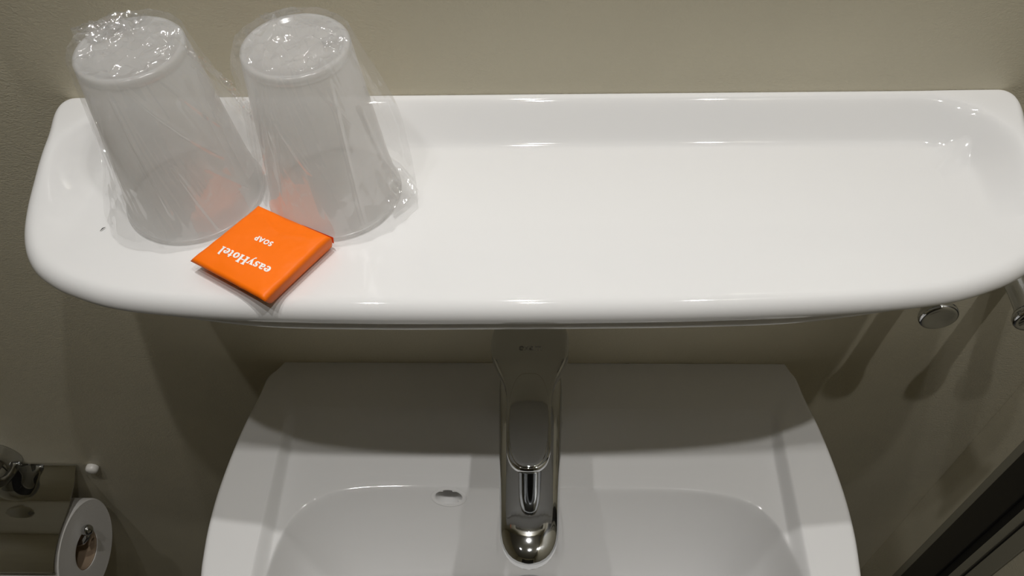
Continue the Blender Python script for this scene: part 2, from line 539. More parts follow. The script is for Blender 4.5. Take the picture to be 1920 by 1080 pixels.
# spout
bm = bmesh.new()
cs = []
path = [(-0.048, 0.070, 0.0215, 0.0160), (-0.060, 0.078, 0.0240, 0.0170), (-0.080, 0.0800, 0.0246, 0.0160), (-0.110, 0.0785, 0.0238, 0.0140),
        (-0.140, 0.0765, 0.0226, 0.0125), (-0.170, 0.0745, 0.0215, 0.0115), (-0.190, 0.0735, 0.0208, 0.0108)]
for (y, z, a, b) in path:
    cs.append(sect((0, y, ZB + z), X, Z, a, b, 2.9))
for k in range(1, 9):
    t = k / 8 * pi / 2 * 0.97
    cs.append(sect((0, -0.190 - 0.0235 * sin(t), ZB + 0.0735 - 0.0015 * sin(t)), X, Z, 0.0208 * cos(t) ** 0.9, 0.0108 * (0.35 + 0.65 * cos(t) ** 0.7), 2.6))
loft(bm, cs)
mesh_obj('spout', local(bm, tap), M_chrome, tap)
bm = bmesh.new()
lathe(bm, [(0.0, 0.0), (0.009, 0.0), (0.0105, 0.001), (0.011, 0.006), (0.011, 0.012)], 'z', (0, -0.188, ZB + 0.056), 32)
mesh_obj('aerator', local(bm, tap), M_chrome_soft, tap)
# lever: plan outline, thick at the back, thin tongue forward
def lever_half(y):
    """half width by distance along the lever (y from the back)"""
    pts = [(-0.0300, 0.0), (-0.0304, 0.0050), (-0.0325, 0.0120), (-0.0380, 0.0195), (-0.046, 0.0253), (-0.0550, 0.0284), (-0.0650, 0.0292), (-0.0750, 0.0280), (-0.0850, 0.0243),
           (-0.0950, 0.0200), (-0.1050, 0.0170), (-0.1180, 0.0157), (-0.1350, 0.0155), (-0.1500, 0.0153), (-0.1590, 0.0143), (-0.1655, 0.0117), (-0.1695, 0.0078), (-0.1708, 0.0040), (-0.1712, 0.0)]
    return pts
lp = catmull([(x, y) for (y, x) in lever_half(0)], 5)
loopL = [Vector((p.x, p.y)) for p in lp] + [Vector((-p.x, p.y)) for p in lp[::-1][1:-1]]
def lever_top(x, y):
    t = (-0.030 - y) / 0.14
    z = ZB + 0.1310 - 0.004 * sstep(0, 0.45, t) + 0.010 * t * t * 0.8
    z -= 0.0032 * sstep(0.0, 1, (-0.030 - y) / -0.02) if False else 0
    z -= (x / 0.029) ** 2 * 0.0022 * (1 - sstep(0.35, 0.7, t))
    # back edge falls away
    z -= 0.0050 * (1 - sstep(0.0, 0.16, t))
    return z
def lever_thick(y):
    t = (-0.030 - y) / 0.14
    return 0.0135 - 0.0065 * sstep(0.15, 0.75, t)
bm = bmesh.new()
cy = -0.075
rows = []
def lring(off_in, dzt, dzb=None):
    row = []
    for p in loopL:
        c = Vector((0, max(-0.150, min(-0.058, p.y))))
        l = (c - p).length
        q = p + (c - p) * min(1, off_in / l)
        zt = lever_top(q.x, q.y)
        z = zt - dzt if dzb is None else zt - lever_thick(q.y) + dzb
        row.append(bm.verts.new((q.x, q.y, z)))
    return row
rows = [lring(0.008, 0, 0.0), lring(0.002, 0, 0.0), lring(0.0006, 0, 0.0006), lring(0.0, 0, 0.0018), lring(0.0, 0.0022), lring(0.0004, 0.0011),
        lring(0.0012, 0.0004), lring(0.0024, 0.0), lring(0.005, 0.0), lring(0.009, 0.0), lring(0.013, 0.0), lring(0.018, 0), lring(0.024, 0), lring(0.030, 0)]
for A, B in zip(rows, rows[1:]):
    n = len(A)
    for k in range(n): bm.faces.new((A[k], A[(k + 1) % n], B[(k + 1) % n], B[k]))
bm.faces.new(rows[0])
bmesh.ops.remove_doubles(bm, verts=rows[-1] + rows[-2] + rows[-3] + rows[-4] + rows[-5], dist=2e-4)
lever = mesh_obj('lever', local(bm, tap), M_chrome, tap)
# raised oval facet on the tongue
bm = bmesh.new()
def facet_ring(sc, up):
    row = []
    for k in range(56):
        t = 2 * pi * k / 56
        yy = -0.1305 + 0.0392 * sc * sin(t)
        xx = 0.0147 * sc * (abs(cos(t)) ** 0.62) * (1 if cos(t) >= 0 else -1)
        row.append(bm.verts.new((xx, yy, lever_top(xx, yy) + up)))
    return row
fr_ = [facet_ring(1.0, -0.0006), facet_ring(0.99, 0.0002), facet_ring(0.965, 0.0007), facet_ring(0.90, 0.0008), facet_ring(0.7, 0.0008), facet_ring(0.4, 0.0008)]
for A, B in zip(fr_, fr_[1:]):
    for k in range(56): bm.faces.new((A[k], A[(k + 1) % 56], B[(k + 1) % 56], B[k]))
bm.faces.new(fr_[-1])
mesh_obj('lever_facet', local(bm, tap), M_chrome, lever)

# ------------------------------------------------------------------ lettering made of strokes
def stroke_mesh(bm, strokes, org, u, v, nrm, size):
    """strokes: list of (points, width) in em units, laid on a plane"""
    org, u, v, nrm = Vector(org), Vector(u), Vector(v), Vector(nrm)
    def P(x, y): return org + u * x * size + v * y * size + nrm
    for pts, wd in strokes:
        ws = wd if isinstance(wd, (list, tuple)) else [wd] * len(pts)
        for i in range(len(pts) - 1):
            (x0, y0), (x1, y1) = pts[i], pts[i + 1]
            l = hypot(x1 - x0, y1 - y0) or 1
            nx, ny = -(y1 - y0) / l / 2, (x1 - x0) / l / 2
            bm.faces.new([bm.verts.new(P(*q)) for q in ((x0 + nx * ws[i], y0 + ny * ws[i]), (x0 - nx * ws[i], y0 - ny * ws[i]),
                                                         (x1 - nx * ws[i + 1], y1 - ny * ws[i + 1]), (x1 + nx * ws[i + 1], y1 + ny * ws[i + 1]))])
        if len(pts) > 2:
            for (x, y), ww in list(zip(pts, ws))[1:-1]:
                bm.faces.new([bm.verts.new(P(x + ww / 2 * cos(t * pi / 5), y + ww / 2 * sin(t * pi / 5))) for t in range(10)])
def arc(cx, cy, rx, ry, a0, a1, n=14):
    return [(cx + rx * cos(math.radians(a0 + (a1 - a0) * k / n)), cy + ry * sin(math.radians(a0 + (a1 - a0) * k / n))) for k in range(n + 1)]
def ring_w(n, thin, thick, a0, a1):
    return [thin + (thick - thin) * abs(cos(math.radians(a0 + (a1 - a0) * k / n))) for k in range(n + 1)]
# bold slab letters, x height 0.5, cap height 0.74
B_ = 0.17; S_ = 0.085
GL = {
    'e': (0.50, [(arc(0.25, 0.25, 0.17, 0.205, 5, 318, 18), ring_w(18, 0.09, 0.17, 5, 318)), ([(0.10, 0.27), (0.46, 0.27)], 0.07)]),
    'a': (0.52, [([(0.08, 0.40), (0.15, 0.45), (0.26, 0.455), (0.34, 0.38), (0.34, 0.06)], [0.12, 0.09, 0.10, 0.16, 0.16]),
                 (arc(0.21, 0.15, 0.12, 0.11, 60, 330, 12), ring_w(12, 0.08, 0.15, 60, 330)), ([(0.30, 0.04), (0.51, 0.04)], 0.08)]),
    's': (0.45, [([(0.37, 0.40), (0.28, 0.455), (0.17, 0.45), (0.115, 0.38), (0.16, 0.30), (0.28, 0.23), (0.33, 0.14), (0.27, 0.055), (0.16, 0.045), (0.07, 0.10)],
                  [0.08, 0.09, 0.10, 0.13, 0.15, 0.16, 0.14, 0.10, 0.09, 0.08]), ([(0.385, 0.48), (0.385, 0.33)], 0.06), ([(0.06, 0.17), (0.06, 0.01)], 0.06)]),
    'y': (0.55, [([(0.12, 0.46), (0.30, 0.06)], B_), ([(0.44, 0.46), (0.27, 0.02), (0.17, -0.15), (0.08, -0.15)], [0.09, 0.09, 0.09, 0.12]),
                 ([(0.0, 0.465), (0.26, 0.465)], 0.075), ([(0.34, 0.465), (0.56, 0.465)], 0.075)]),
    'H': (0.84, [([(0.17, 0.03), (0.17, 0.71)], 0.19), ([(0.65, 0.03), (0.65, 0.71)], 0.19), ([(0.17, 0.37), (0.65, 0.37)], 0.09),
                 ([(0.02, 0.04), (0.34, 0.04)], 0.08), ([(0.50, 0.04), (0.80, 0.04)], 0.08), ([(0.02, 0.70), (0.34, 0.70)], 0.08), ([(0.50, 0.70), (0.80, 0.70)], 0.08)]),
    'o': (0.54, [(arc(0.26, 0.25, 0.17, 0.205, 0, 360, 22), ring_w(22, 0.09, 0.17, 0, 360))]),
    't': (0.38, [([(0.17, 0.64), (0.17, 0.12), (0.22, 0.05), (0.34, 0.06)], [0.14, 0.16, 0.12, 0.09]), ([(0.02, 0.455), (0.34, 0.455)], 0.085)]),
    'l': (0.36, [([(0.17, 0.03), (0.17, 0.72)], 0.17), ([(0.02, 0.04), (0.33, 0.04)], 0.08), ([(0.03, 0.71), (0.20, 0.71)], 0.08)]),
    'S': (0.58, [([(0.47, 0.58), (0.37, 0.66), (0.22, 0.66), (0.13, 0.56), (0.17, 0.43), (0.40, 0.33), (0.47, 0.20), (0.38, 0.08), (0.22, 0.07), (0.10, 0.16)], 0.17)]),
    'O': (0.80, [(arc(0.39, 0.36, 0.28, 0.29, 0, 360, 24), 0.17)]),
    'A': (0.72, [([(0.06, 0.0), (0.35, 0.70)], 0.17), ([(0.64, 0.0), (0.35, 0.70)], 0.17), ([(0.16, 0.22), (0.54, 0.22)], 0.13)]),
    'P': (0.58, [([(0.14, 0.0), (0.14, 0.72)], 0.17), ([(0.12, 0.66), (0.32, 0.66), (0.43, 0.60), (0.46, 0.50), (0.43, 0.38), (0.32, 0.32), (0.12, 0.32)], 0.15)]),
    'x': (0.50, [([(0.08, 0.0), (0.42, 0.48)], 0.09), ([(0.08, 0.48), (0.42, 0.0)], 0.09)]),
    'm': (0.80, [([(0.10, 0.0), (0.10, 0.48)], 0.09), ([(0.40, 0.0), (0.40, 0.46)], 0.09), ([(0.70, 0.0), (0.70, 0.46)], 0.09), ([(0.10, 0.44), (0.70, 0.44)], 0.08)]),
}
def write(bm, text, org, u, v, nrm, size, track=0.0):
    adv = [GL[c][0] for c in text]
    total = sum(adv) + track * (len(text) - 1)
    x = -total / 2
    for c, a in zip(text, adv):
        st = [([(px + x, py - 0.25) for (px, py) in pts], wd) for pts, wd in GL[c][1]]
        stroke_mesh(bm, st, org, u, v, nrm, size)
        x += a + track
# faint maker's mark on top of the tap
M_etch = mat('etched_chrome', (0.60, 0.60, 0.60, 1), 0.2, 1.0)
bm = bmesh.new()
write(bm, 'exam', (0.0005, -0.0700, lever_top(0, -0.070)), (1, 0, 0), (0, 1, 0.09), (0, 0, 0.0001), 0.0074)
mesh_obj('etched_mark', local(bm, tap), M_etch, lever, smooth=False, label='small etched lettering')

# ------------------------------------------------------------------ robe hooks
def hook(px, pz, lab, py=-0.048):
    h = empty('robe_hook', (px, 0, pz), lab, 'hook', 'chrome robe hooks under the shelf')
    # slightly drooping peg
    bm = bmesh.new()
    lathe(bm, [(0.0, 0.0), (0.0180, -0.0005), (0.0190, -0.002), (0.0185, -0.004), (0.012, -0.0055), (0.0098, -0.008)], 'y', (0, 0, 0), 40)
    mesh_obj('rosette', bm, M_chrome, h)
    bm = bmesh.new()
    lathe(bm, [(0.0098, -0.006), (0.0092, -0.020), (0.0092, py + 0.020), (0.0098, py + 0.011), (0.0108, py + 0.0065)], 'y', (0, 0, 0), 40)
    mesh_obj('stem', bm, M_chrome, h)
    bm = bmesh.new()
    lathe(bm, [(0.0098, py + 0.0075), (0.0127, py + 0.0060), (0.0139, py + 0.0035), (0.0141, py + 0.001), (0.0135, py - 0.0008), (0.0120, py - 0.0016),
               (0.0100, py - 0.0012), (0.0050, py - 0.0004), (0.0, py - 0.0001)], 'y', (0, 0, 0), 48)
    mesh_obj('disc', bm, M_chrome, h)
    return h
hook(0.3010, -0.1697, 'chrome disc ended robe hook sticking out below the shelf, the one wholly in view')
hook(0.3700, -0.1716, 'chrome disc ended robe hook below the shelf, cut by the right edge of the photo')

# ------------------------------------------------------------------ wall stop
bm = bmesh.new()
lathe(bm, [(0.0070, -0.0003), (0.0072, -0.0030), (0.0068, -0.0058), (0.0055, -0.0074), (0.003, -0.0082), (0.0, -0.0084)], 'y', (-0.5085, 0, -0.5290), 32)
mesh_obj('screw_cap', bm, M_plug_white, label='small round white plastic cap on the wall beside the paper holder', cat='cap')

# ------------------------------------------------------------------ toilet paper holder and roll
RX, RY, RZ, RRr = -0.5260, -0.0690, -0.6060, 0.0585
hold = empty('toilet_paper_holder', (-0.58, 0, -0.56), 'chrome toilet paper holder with a curved cover flap and domed mount', 'paper holder')
bm = bmesh.new()
prof = [(-0.0010, -0.5235), (-0.006, -0.5250), (-0.022, -0.5325), (-0.046, -0.5380), (-0.070, -0.5385), (-0.090, -0.5420), (-0.104, -0.5480), (-0.1135, -0.5550)]
pc = catmull(prof, 6)
x1, x0 = -0.5245, -0.685
rowsT, rowsB = [], []
for i, p in enumerate(pc):
    d = (pc[min(i + 1, len(pc) - 1)] - pc[max(i - 1, 0)]).normalized()
    nn = Vector((-d.y, d.x)) * (-1)
    t = 0.0014
    xe = x1
    rowsT.append([bm.verts.new((x0 + (xe - x0) * k / 12, p.x, p.y)) for k in range(13)])
    rowsB.append([bm.verts.new((x0 + (xe - x0) * k / 12, p.x + nn.x * t, p.y + nn.y * t)) for k in range(13)])
def grid_faces(bm, R, flip=False):
    for A, B in zip(R, R[1:]):
        for k in range(len(A) - 1): bm.faces.new((A[k], A[k + 1], B[k + 1], B[k]))
grid_faces(bm, rowsT); grid_faces(bm, rowsB)
for k in range(12):
    bm.faces.new((rowsT[0][k], rowsT[0][k + 1], rowsB[0][k + 1], rowsB[0][k]))
    bm.faces.new((rowsT[-1][k], rowsT[-1][k + 1], rowsB[-1][k + 1], rowsB[-1][k]))
for i in range(len(rowsT) - 1):
    for k in (0, 12):
        bm.faces.new((rowsT[i][k], rowsT[i + 1][k], rowsB[i + 1][k], rowsB[i][k]))
mesh_obj('cover_flap', local(bm, hold), M_chrome, hold)
bm = bmesh.new()
tube(bm, [(x0, -0.1140, -0.5556), (x1 - 0.002, -0.1140, -0.5556), (x1, -0.1136, -0.5550)], 0.0013, 12)
mesh_obj('flap_lip', local(bm, hold), M_chrome, hold)
# domed rosette
bm = bmesh.new()
lathe(bm, [(0.0290, -0.0005), (0.0285, -0.010), (0.0270, -0.022), (0.0240, -0.030), (0.0200, -0.0345), (0.0160, -0.0370), (0.010, -0.0385), (0.0, -0.039)], 'y', (-0.6090, 0, -0.5000), 56)
mesh_obj('wall_mount', local(bm, hold), M_chrome, hold)
# spindle: rod with ball end, goes through the core
bm = bmesh.new()
tube(bm, [(-0.665, RY - 0.004, RZ + 0.012), (-0.60, RY - 0.002, RZ + 0.012), (-0.535, RY, RZ + 0.014), (-0.5235, RY + 0.002, RZ + 0.0175), (-0.5175, RY + 0.006, RZ + 0.0235), (-0.5165, RY + 0.010, RZ + 0.0280)], 0.0032, 14)
sp = mesh_obj('spindle', local(bm, hold), M_chrome, hold)
bm = bmesh.new()
bmesh.ops.create_uvsphere(bm, u_segments=24, v_segments=16, radius=0.0066)
bmesh.ops.translate(bm, verts=bm.verts, vec=(-0.5165, RY + 0.0115, RZ + 0.0300))
mesh_obj('end_knob', local(bm, hold), M_chrome, sp)
bm = bmesh.new()
tube(bm, [(-0.665, RY - 0.004, RZ + 0.012), (-0.672, RY + 0.010, RZ + 0.030), (-0.668, -0.030, -0.560), (-0.640, -0.020, -0.545)], 0.0032, 14)
mesh_obj('bent_arm', local(bm, hold), M_chrome, hold)
# roll
roll = empty('toilet_roll', (RX - 0.05, RY, RZ), 'white toilet paper roll hanging under the chrome cover flap', 'toilet roll')
rnd = random.Random(3)
bm = bmesh.new()
prof = []
rc = 0.0235
prof.append((rc, -0.10))
prof.append((rc, -0.0003))
for k in range(14):
    t = k / 13
    prof.append((rc + 0.0012 + (RRr - rc - 0.003) * t, -0.0002 + 0.00018 * (k % 2)))
prof += [(RRr - 0.0006, -0.0010), (RRr, -0.0030), (RRr, -0.099), (RRr - 0.002, -0.10)]
lathe(bm, prof, 'x', (RX, RY, RZ), 72, close=True)
mesh_obj('paper', local(bm, roll), M_paper, roll)
bm = bmesh.new()
lathe(bm, [(rc - 0.0001, -0.0985), (rc - 0.0001, -0.0012), (rc - 0.0016, -0.0012), (rc - 0.0016, -0.0985)], 'x', (RX, RY, RZ), 56, close=True)
mesh_obj('cardboard_core', local(bm, roll), M_card, roll)
bm = bmesh.new()
# loose sheet hanging from the front of the roll
rows = []
for k in range(14):
    t = k / 13
    z = RZ - 0.002 - 0.12 * t
    y = RY - RRr - 0.0012 - 0.004 * sin(t * 2.4)
    rows.append([bm.verts.new((RX - 0.001 - 0.098 * j / 8, y - 0.0006 * sin(j * 1.7 + k * 0.5), z)) for j in range(9)])
grid_faces(bm, rows)
bmesh.ops.solidify(bm, geom=bm.faces[:], thickness=0.0004)
mesh_obj('hanging_sheet', local(bm, roll), M_paper, roll)

# ------------------------------------------------------------------ soap
SZ = -0.0197
soap = empty('soap_bar', (-0.1431, -0.1212, SZ), 'flat square soap bar in orange paper with white easyHotel SOAP print', 'soap')
def V3(*a): return Vector(a)
# corners of the top and of the bottom, in order left, front, right, back
topc = [V3(-0.1827, -0.1275, -0.0097), V3(-0.1347, -0.1566, -0.0076), V3(-0.1063, -0.1129, -0.0069), V3(-0.1522, -0.0883, -0.0071)]
botc = [V3(-0.1791, -0.1243, -0.0174), V3(-0.1341, -0.1514, -0.0179), V3(-0.1082, -0.1112, -0.0184), V3(-0.1519, -0.0873, -0.0193)]
def bil(c, s, t):
    return (c[0] * (1 - s) + c[1] * s) * (1 - t) + (c[3] * (1 - s) + c[2] * s) * t
bm = bmesh.new()
NS = 44
def soap_pt(top, s, t):
    C = topc if top else botc
    p = bil(C, s, t)
    es, et = min(s, 1 - s), min(t, 1 - t)
    e = min(es, et)
    r = 0.030
    # paper pulled a little in between the corners
    ctr = bil(C, 0.5, 0.5)
    pull = 0.018 * (4 * s * (1 - s) * (1 if et < 0.25 else 0.0) * (1 - et * 4) + 4 * t * (1 - t) * (1 if es < 0.25 else 0.0) * (1 - es * 4)) if True else 0
    p = p + (ctr - p) * pull * 0.5
    if top:
        p.z += 0.0012 * (1 - (1 - min(1, e / 0.22)) ** 2)
        if e < r: p.z -= 0.0016 * (1 - e / r) ** 2
        p.z += 0.0005 * noise.noise(Vector((s * 4.2, t * 4.2, 3.1))) + 0.00022 * noise.noise(Vector((s * 13, t * 13, 8.1)))
        p.z += 0.0006 * exp(-((t - 0.80 - 0.05 * sin(s * 9)) / 0.03) ** 2) * sstep(0, 0.15, s) * (1 - sstep(0.75, 1, s))
    return p
G = [[bm.verts.new(soap_pt(True, i / NS, j / NS)) for i in range(NS + 1)] for j in range(NS + 1)]
H = [[bm.verts.new(soap_pt(False, i / NS, j / NS)) for i in range(NS + 1)] for j in range(NS + 1)]
grid_faces(bm, G); grid_faces(bm, H)
def border(g):
    return [g[0][i] for i in range(NS)] + [g[j][NS] for j in range(NS)] + [g[NS][NS - i] for i in range(NS)] + [g[NS - j][0] for j in range(NS)]
bt, bb = border(G), border(H)
ctr = Vector((-0.1431, -0.1212, 0))
prev = bt
for k in range(1, 6):
    f_ = k / 6
    row = []
    for i, (a, b) in enumerate(zip(bt, bb)):
        p = a.co.lerp(b.co, f_)
        m_ = sin(pi * f_) * 0.0005
        dd = (p - ctr); dd.z = 0
        q = p + dd.normalized() * m_ + Vector((0, 0, 0.0002 * noise.noise(p * 300)))
        row.append(bm.verts.new(q))
    for i in range(len(row)):
        j = (i + 1) % len(row)
        bm.faces.new((prev[i], prev[j], row[j], row[i]))
    prev = row
for i in range(len(bb)):
    j = (i + 1) % len(bb)
    bm.faces.new((prev[i], prev[j], bb[j], bb[i]))
wrap = mesh_obj('wrapper_paper', local(bm, soap), M_soap, soap)
# folded end flaps on the right hand end
for k, (s0, s1, t0, t1) in enumerate([(0.62, 1.0, 0.0, 1.0)]):
    bm = bmesh.new()
    A0, A1 = topc[2], botc[2]
    B0 = topc[2].lerp(topc[3], 0.30)
    nx = Vector((0.45, 0.89, 0)) * 0.0012
    quad = [topc[2] + nx * 0.6 + V3(0.0007, 0, -0.0022), botc[2] + nx * 0.8 + V3(0.0010, 0.0003, 0.0016), botc[2].lerp(botc[3], 0.35) + nx + V3(0, 0, 0.003), topc[2].lerp(topc[3], 0.42) + nx * 0.8 + V3(0, 0, -0.0030)]
    bm.faces.new([bm.verts.new(q) for q in quad])
    bmesh.ops.solidify(bm, geom=bm.faces[:], thickness=0.0004)
    mesh_obj('end_fold', local(bm, soap), M_soap, soap, smooth=False)
# print
def soap_uv(px, py):
    """plane point -> s,t by a few Newton steps"""
    s, t = 0.5, 0.5
    for _ in range(8):
        p = bil(topc, s, t)
        ds = (bil(topc, s + 1e-3, t) - p) / 1e-3; dt = (bil(topc, s, t + 1e-3) - p) / 1e-3
        ex, ey = px - p.x, py - p.y
        det = ds.x * dt.y - ds.y * dt.x
        s += (ex * dt.y - ey * dt.x) / det; t += (ds.x * ey - ds.y * ex) / det
    return s, t
def on_soap(bm):
    for v in bm.verts:
        s, t = soap_uv(v.co.x, v.co.y)
        v.co.z = soap_pt(True, s, t).z + 0.00022
    return bm
ud = Vector((-0.0316, 0.0165, 0)).normalized()
vd = Vector((-ud.y, ud.x, 0))           # up of the lettering = towards the front left edge
bm = bmesh.new()
write(bm, 'easyHotel', (-0.1505, -0.1296, 0), ud, vd, (0, 0, 0), 0.0076, 0.0)
mesh_obj('brand_print', local(on_soap(bm), soap), M_print, soap, smooth=False, label='white bold easyHotel lettering')
bm = bmesh.new()
write(bm, 'SOAP', (-0.1423, -0.1167, 0), ud, vd, (0, 0, 0), 0.0046, 0.01)
mesh_obj('word_print', local(on_soap(bm), soap), M_print, soap, smooth=False, label='small white SOAP lettering')

soap.location = soap.location + Vector((-0.0013, 0.0021, 0.0))

# ------------------------------------------------------------------ cups and film wrappers
ZCUP = -0.0204
def cup(cx, cy, R, r, H, lab):
    o = empty('plastic_cup', (cx, cy, ZCUP), lab, 'cup', 'upturned plastic cups on the shelf')
    t = 0.0009
    def rad(h): return R + (r - R) * (h / H)
    bm = bmesh.new()
    prof = [(R + 0.0006, 0.0030), (rad(0.008) + 0.0002, 0.0050), (rad(0.0150), 0.0150), (rad(0.0156) - 0.0004, 0.0160), (rad(0.03) - 0.0004, 0.030), (rad(0.055) - 0.0003, 0.055),
            (rad(H - 0.0070), H - 0.0070), (rad(H - 0.0060) - 0.0007, H - 0.0060), (rad(H - 0.0048) - 0.0007, H - 0.0048), (rad(H - 0.0040), H - 0.0040),
            (r + 0.0001, H - 0.0012), (r - 0.0006, H - 0.0003), (r - 0.0016, H), (r - 0.0030, H - 0.0004), (r - 0.0042, H - 0.0018), (r * 0.5, H - 0.0021), (0, H - 0.0021)]
    inner = [(max(0.0, a - t) if a > 0 else 0, b - (t if a < r - 0.001 else 0.0)) for a, b in prof]
    inner[0] = (R - t + 0.0006, 0.0030)
    lathe(bm, prof + inner[::-1], 'z', (0, 0, 0), 96)
    mesh_obj('cup_wall', bm, M_cup, o)
    bm = bmesh.new()
    lathe(bm, [(R - 0.0004, 0.0002), (R + 0.0010, 0.0004), (R + 0.0016, 0.0014), (R + 0.0012, 0.0026), (R + 0.0002, 0.0032), (R - 0.0006, 0.0026), (R - 0.0010, 0.0012)], 'z', (0, 0, 0), 96, close=True)
    mesh_obj('rolled_rim', bm, M_cup, o)
    return o
C1 = (-0.1990, -0.0650, 0.0396, 0.0279, 0.1052)
C2 = (-0.1144, -0.0642, 0.0380, 0.0276, 0.1052)
cup(*C1, 'frosted plastic cup upside down inside crinkled clear film, left of the pair')
cup(*C2, 'frosted plastic cup upside down inside crinkled clear film, right of the pair')

def ridged(p, sc):
    q = p * sc
    return 1 - abs(noise.noise(q)) * 2
def crease(p, sc):
    """crumpled facets: distance to the second minus first cell"""
    d, _ = noise.voronoi(p * sc)
    return d[1] - d[0]

def seg_dist(px, py, a, b):
    dx, dy = b[0] - a[0], b[1] - a[1]
    t = max(0.0, min(1.0, ((px - a[0]) * dx + (py - a[1]) * dy) / (dx * dx + dy * dy + 1e-12)))
    return hypot(px - a[0] - dx * t, py - a[1] - dy * t)
def wrapper(cx, cy, R, r, H, bumps, flaps, seed, lab, pinch, pleats=(), ridges=()):
    o = empty('film_wrapper', (cx, cy, ZCUP), lab, 'plastic film', 'clear film wrappers over the cups')
    bm = bmesh.new()
    NT, NZ = 480, 150
    off = Vector((seed * 3.7, seed * 1.3, seed * 2.1))
    rows = []
    for j in range(NZ + 1):
        t = j / NZ
        h = 0.0006 + (H + 0.0012) * t
        row = []
        for i in range(NT):
            a = 2 * pi * i / NT
            base_r = R + (r - R) * (h / H) + 0.0012 + 0.0014 * (1 - t) + 0.0018 * (1 - t) ** 6
            slack = 0.0
            for (am, aw, tm, tw, amp) in bumps:
                da = (math.degrees(a) - am + 180) % 360 - 180
                slack += amp * exp(-(da / aw) ** 2) * exp(-((t - tm) / tw) ** 2)
            p = Vector((cos(a) * 2.6, sin(a) * 2.6, t * 1.3)) + off
            # long folds running down the sides, sharper than round
            f1 = abs(noise.noise(Vector((cos(a) * 3.6 + t * 0.9, sin(a) * 3.6, t * 0.8)) + off))
            f2 = abs(noise.noise(Vector((cos(a + t * 0.5) * 8, sin(a + t * 0.5) * 8, t * 1.6)) + off * 2))
            cr_ = crease(Vector((cos(a) * R, sin(a) * R, h)) + off, 62)
            am = 0.0004 + slack * 0.22
            rr = base_r + slack + am * (1.1 - 2.2 * f1) + 0.00026 * (1 - 2 * f2) + (0.0012 if slack > 0.002 else 0.0005) * (cr_ - 0.25) * (0.5 + 0.8 * (abs(t - 0.5) * 2) ** 2)
            rr = max(rr, R + (r - R) * (h / H) + 0.0009 + 0.0013 * (1 - t) ** 2)
            for (a0, t0, a1, t1, hh) in pleats:
                if min(t0, t1) <= t <= max(t0, t1):
                    u_ = (t - t0) / (t1 - t0)
                    da = (math.degrees(a) - (a0 + (a1 - a0) * u_) + 180) % 360 - 180
                    dist = abs(math.radians(da)) * rr
                    if dist < 0.0022:
                        rr += hh * (1 - dist / 0.0022) ** 1.5 * sstep(0, 0.1, u_) * (1 - sstep(0.9, 1, u_))
            row.append(bm.verts.new((cos(a) * rr, min(sin(a) * rr, -0.0232 - cy + max(0.0, h)), h)))
        rows.append(row)
    for A, B in zip(rows, rows[1:]):
        for k in range(NT): bm.faces.new((A[k], A[(k + 1) % NT], B[(k + 1) % NT], B[k]))
    RG = [(0.0017 + 0.0007 * (i_ % 3), (pl[k_], pl[k_ + 1])) for i_, pl in enumerate(ridges) for k_ in range(len(pl) - 1)]
    # crumpled top, gathered at pinch points and tucked over the cup base
    last = rows[-1]
    rim = [v.co.copy() for v in last]
    NR = 110
    prev = last
    for j in range(1, NR + 1):
        k = 1 - j / NR
        row = []
        for i in range(NT):
            q = Vector((rim[i].x * k, rim[i].y * k, 0))
            z = H + 0.0020
            for (px, py, amp, nfold) in pinch:
                dx, dy = q.x - px, q.y - py
                dd = hypot(dx, dy); an = math.atan2(dy, dx)
                z += amp * exp(-dd / 0.012) * (0.55 + 0.45 * abs(sin(an * nfold / 2 + 4 * noise.noise(Vector((dd * 90, seed, an))))))
                z += 0.0011 * exp(-(dd / 0.022) ** 2) * (0.5 - abs(sin(an * nfold / 2 + 1.5 * noise.noise(Vector((an, seed, dd * 60))))))
            c1 = crease(q + off, 85)
            wob = 0.004 * noise.noise(q * 60 + off)
            ua, ub = q.x * 0.92 + q.y * 0.38 + wob, q.y * 0.92 - q.x * 0.38 + wob
            uc, ud_ = q.x * 0.70 - q.y * 0.71 + wob, q.y * 0.70 + q.x * 0.71
            n1 = abs(noise.noise(Vector((ua * 30, ub * 88, 0)) + off))
            n2 = abs(noise.noise(Vector((uc * 26, ud_ * 72, 4)) + off))
            n3 = abs(noise.noise(Vector((ua * 160, ub * 210, 9)) + off))
            mk = 0.4 + 0.6 * sstep(0, 0.2, 1 - k)
            z += mk * (0.0022 * (0.4 - n1 * 1.7) + 0.0020 * (0.4 - n2 * 1.7) + 0.0005 * (0.5 - n3)) * (0.35 + 0.65 * sstep(-0.25, 0.25, noise.noise(q * 45 + off * 3)))
            z += 0.0018 * (c1 - 0.35) * mk
            wx, wy = q.x + 0.0006 * noise.noise(q * 260), q.y + 0.0006 * noise.noise(q * 260 + off)
            for rl, (ra, rb) in RG:
                if min(ra[0], rb[0]) - 0.003 < wx < max(ra[0], rb[0]) + 0.003 and min(ra[1], rb[1]) - 0.003 < wy < max(ra[1], rb[1]) + 0.003:
                    ds = seg_dist(wx, wy, ra, rb)
                    if ds < 0.0024: z += rl * (1 - ds / 0.0024)
            z = max(z, H + 0.0006)
            row.append(Vector((q.x, q.y, z)))
        if j < NR:
            rv = [bm.verts.new(p) for p in row]
            for i in range(NT): bm.faces.new((prev[i], prev[(i + 1) % NT], rv[(i + 1) % NT], rv[i]))
            prev = rv
        else:
            c = bm.verts.new(row[0])
            for i in range(NT): bm.faces.new((prev[i], prev[(i + 1) % NT], c))
    mesh_obj('film', bm, M_film, o)
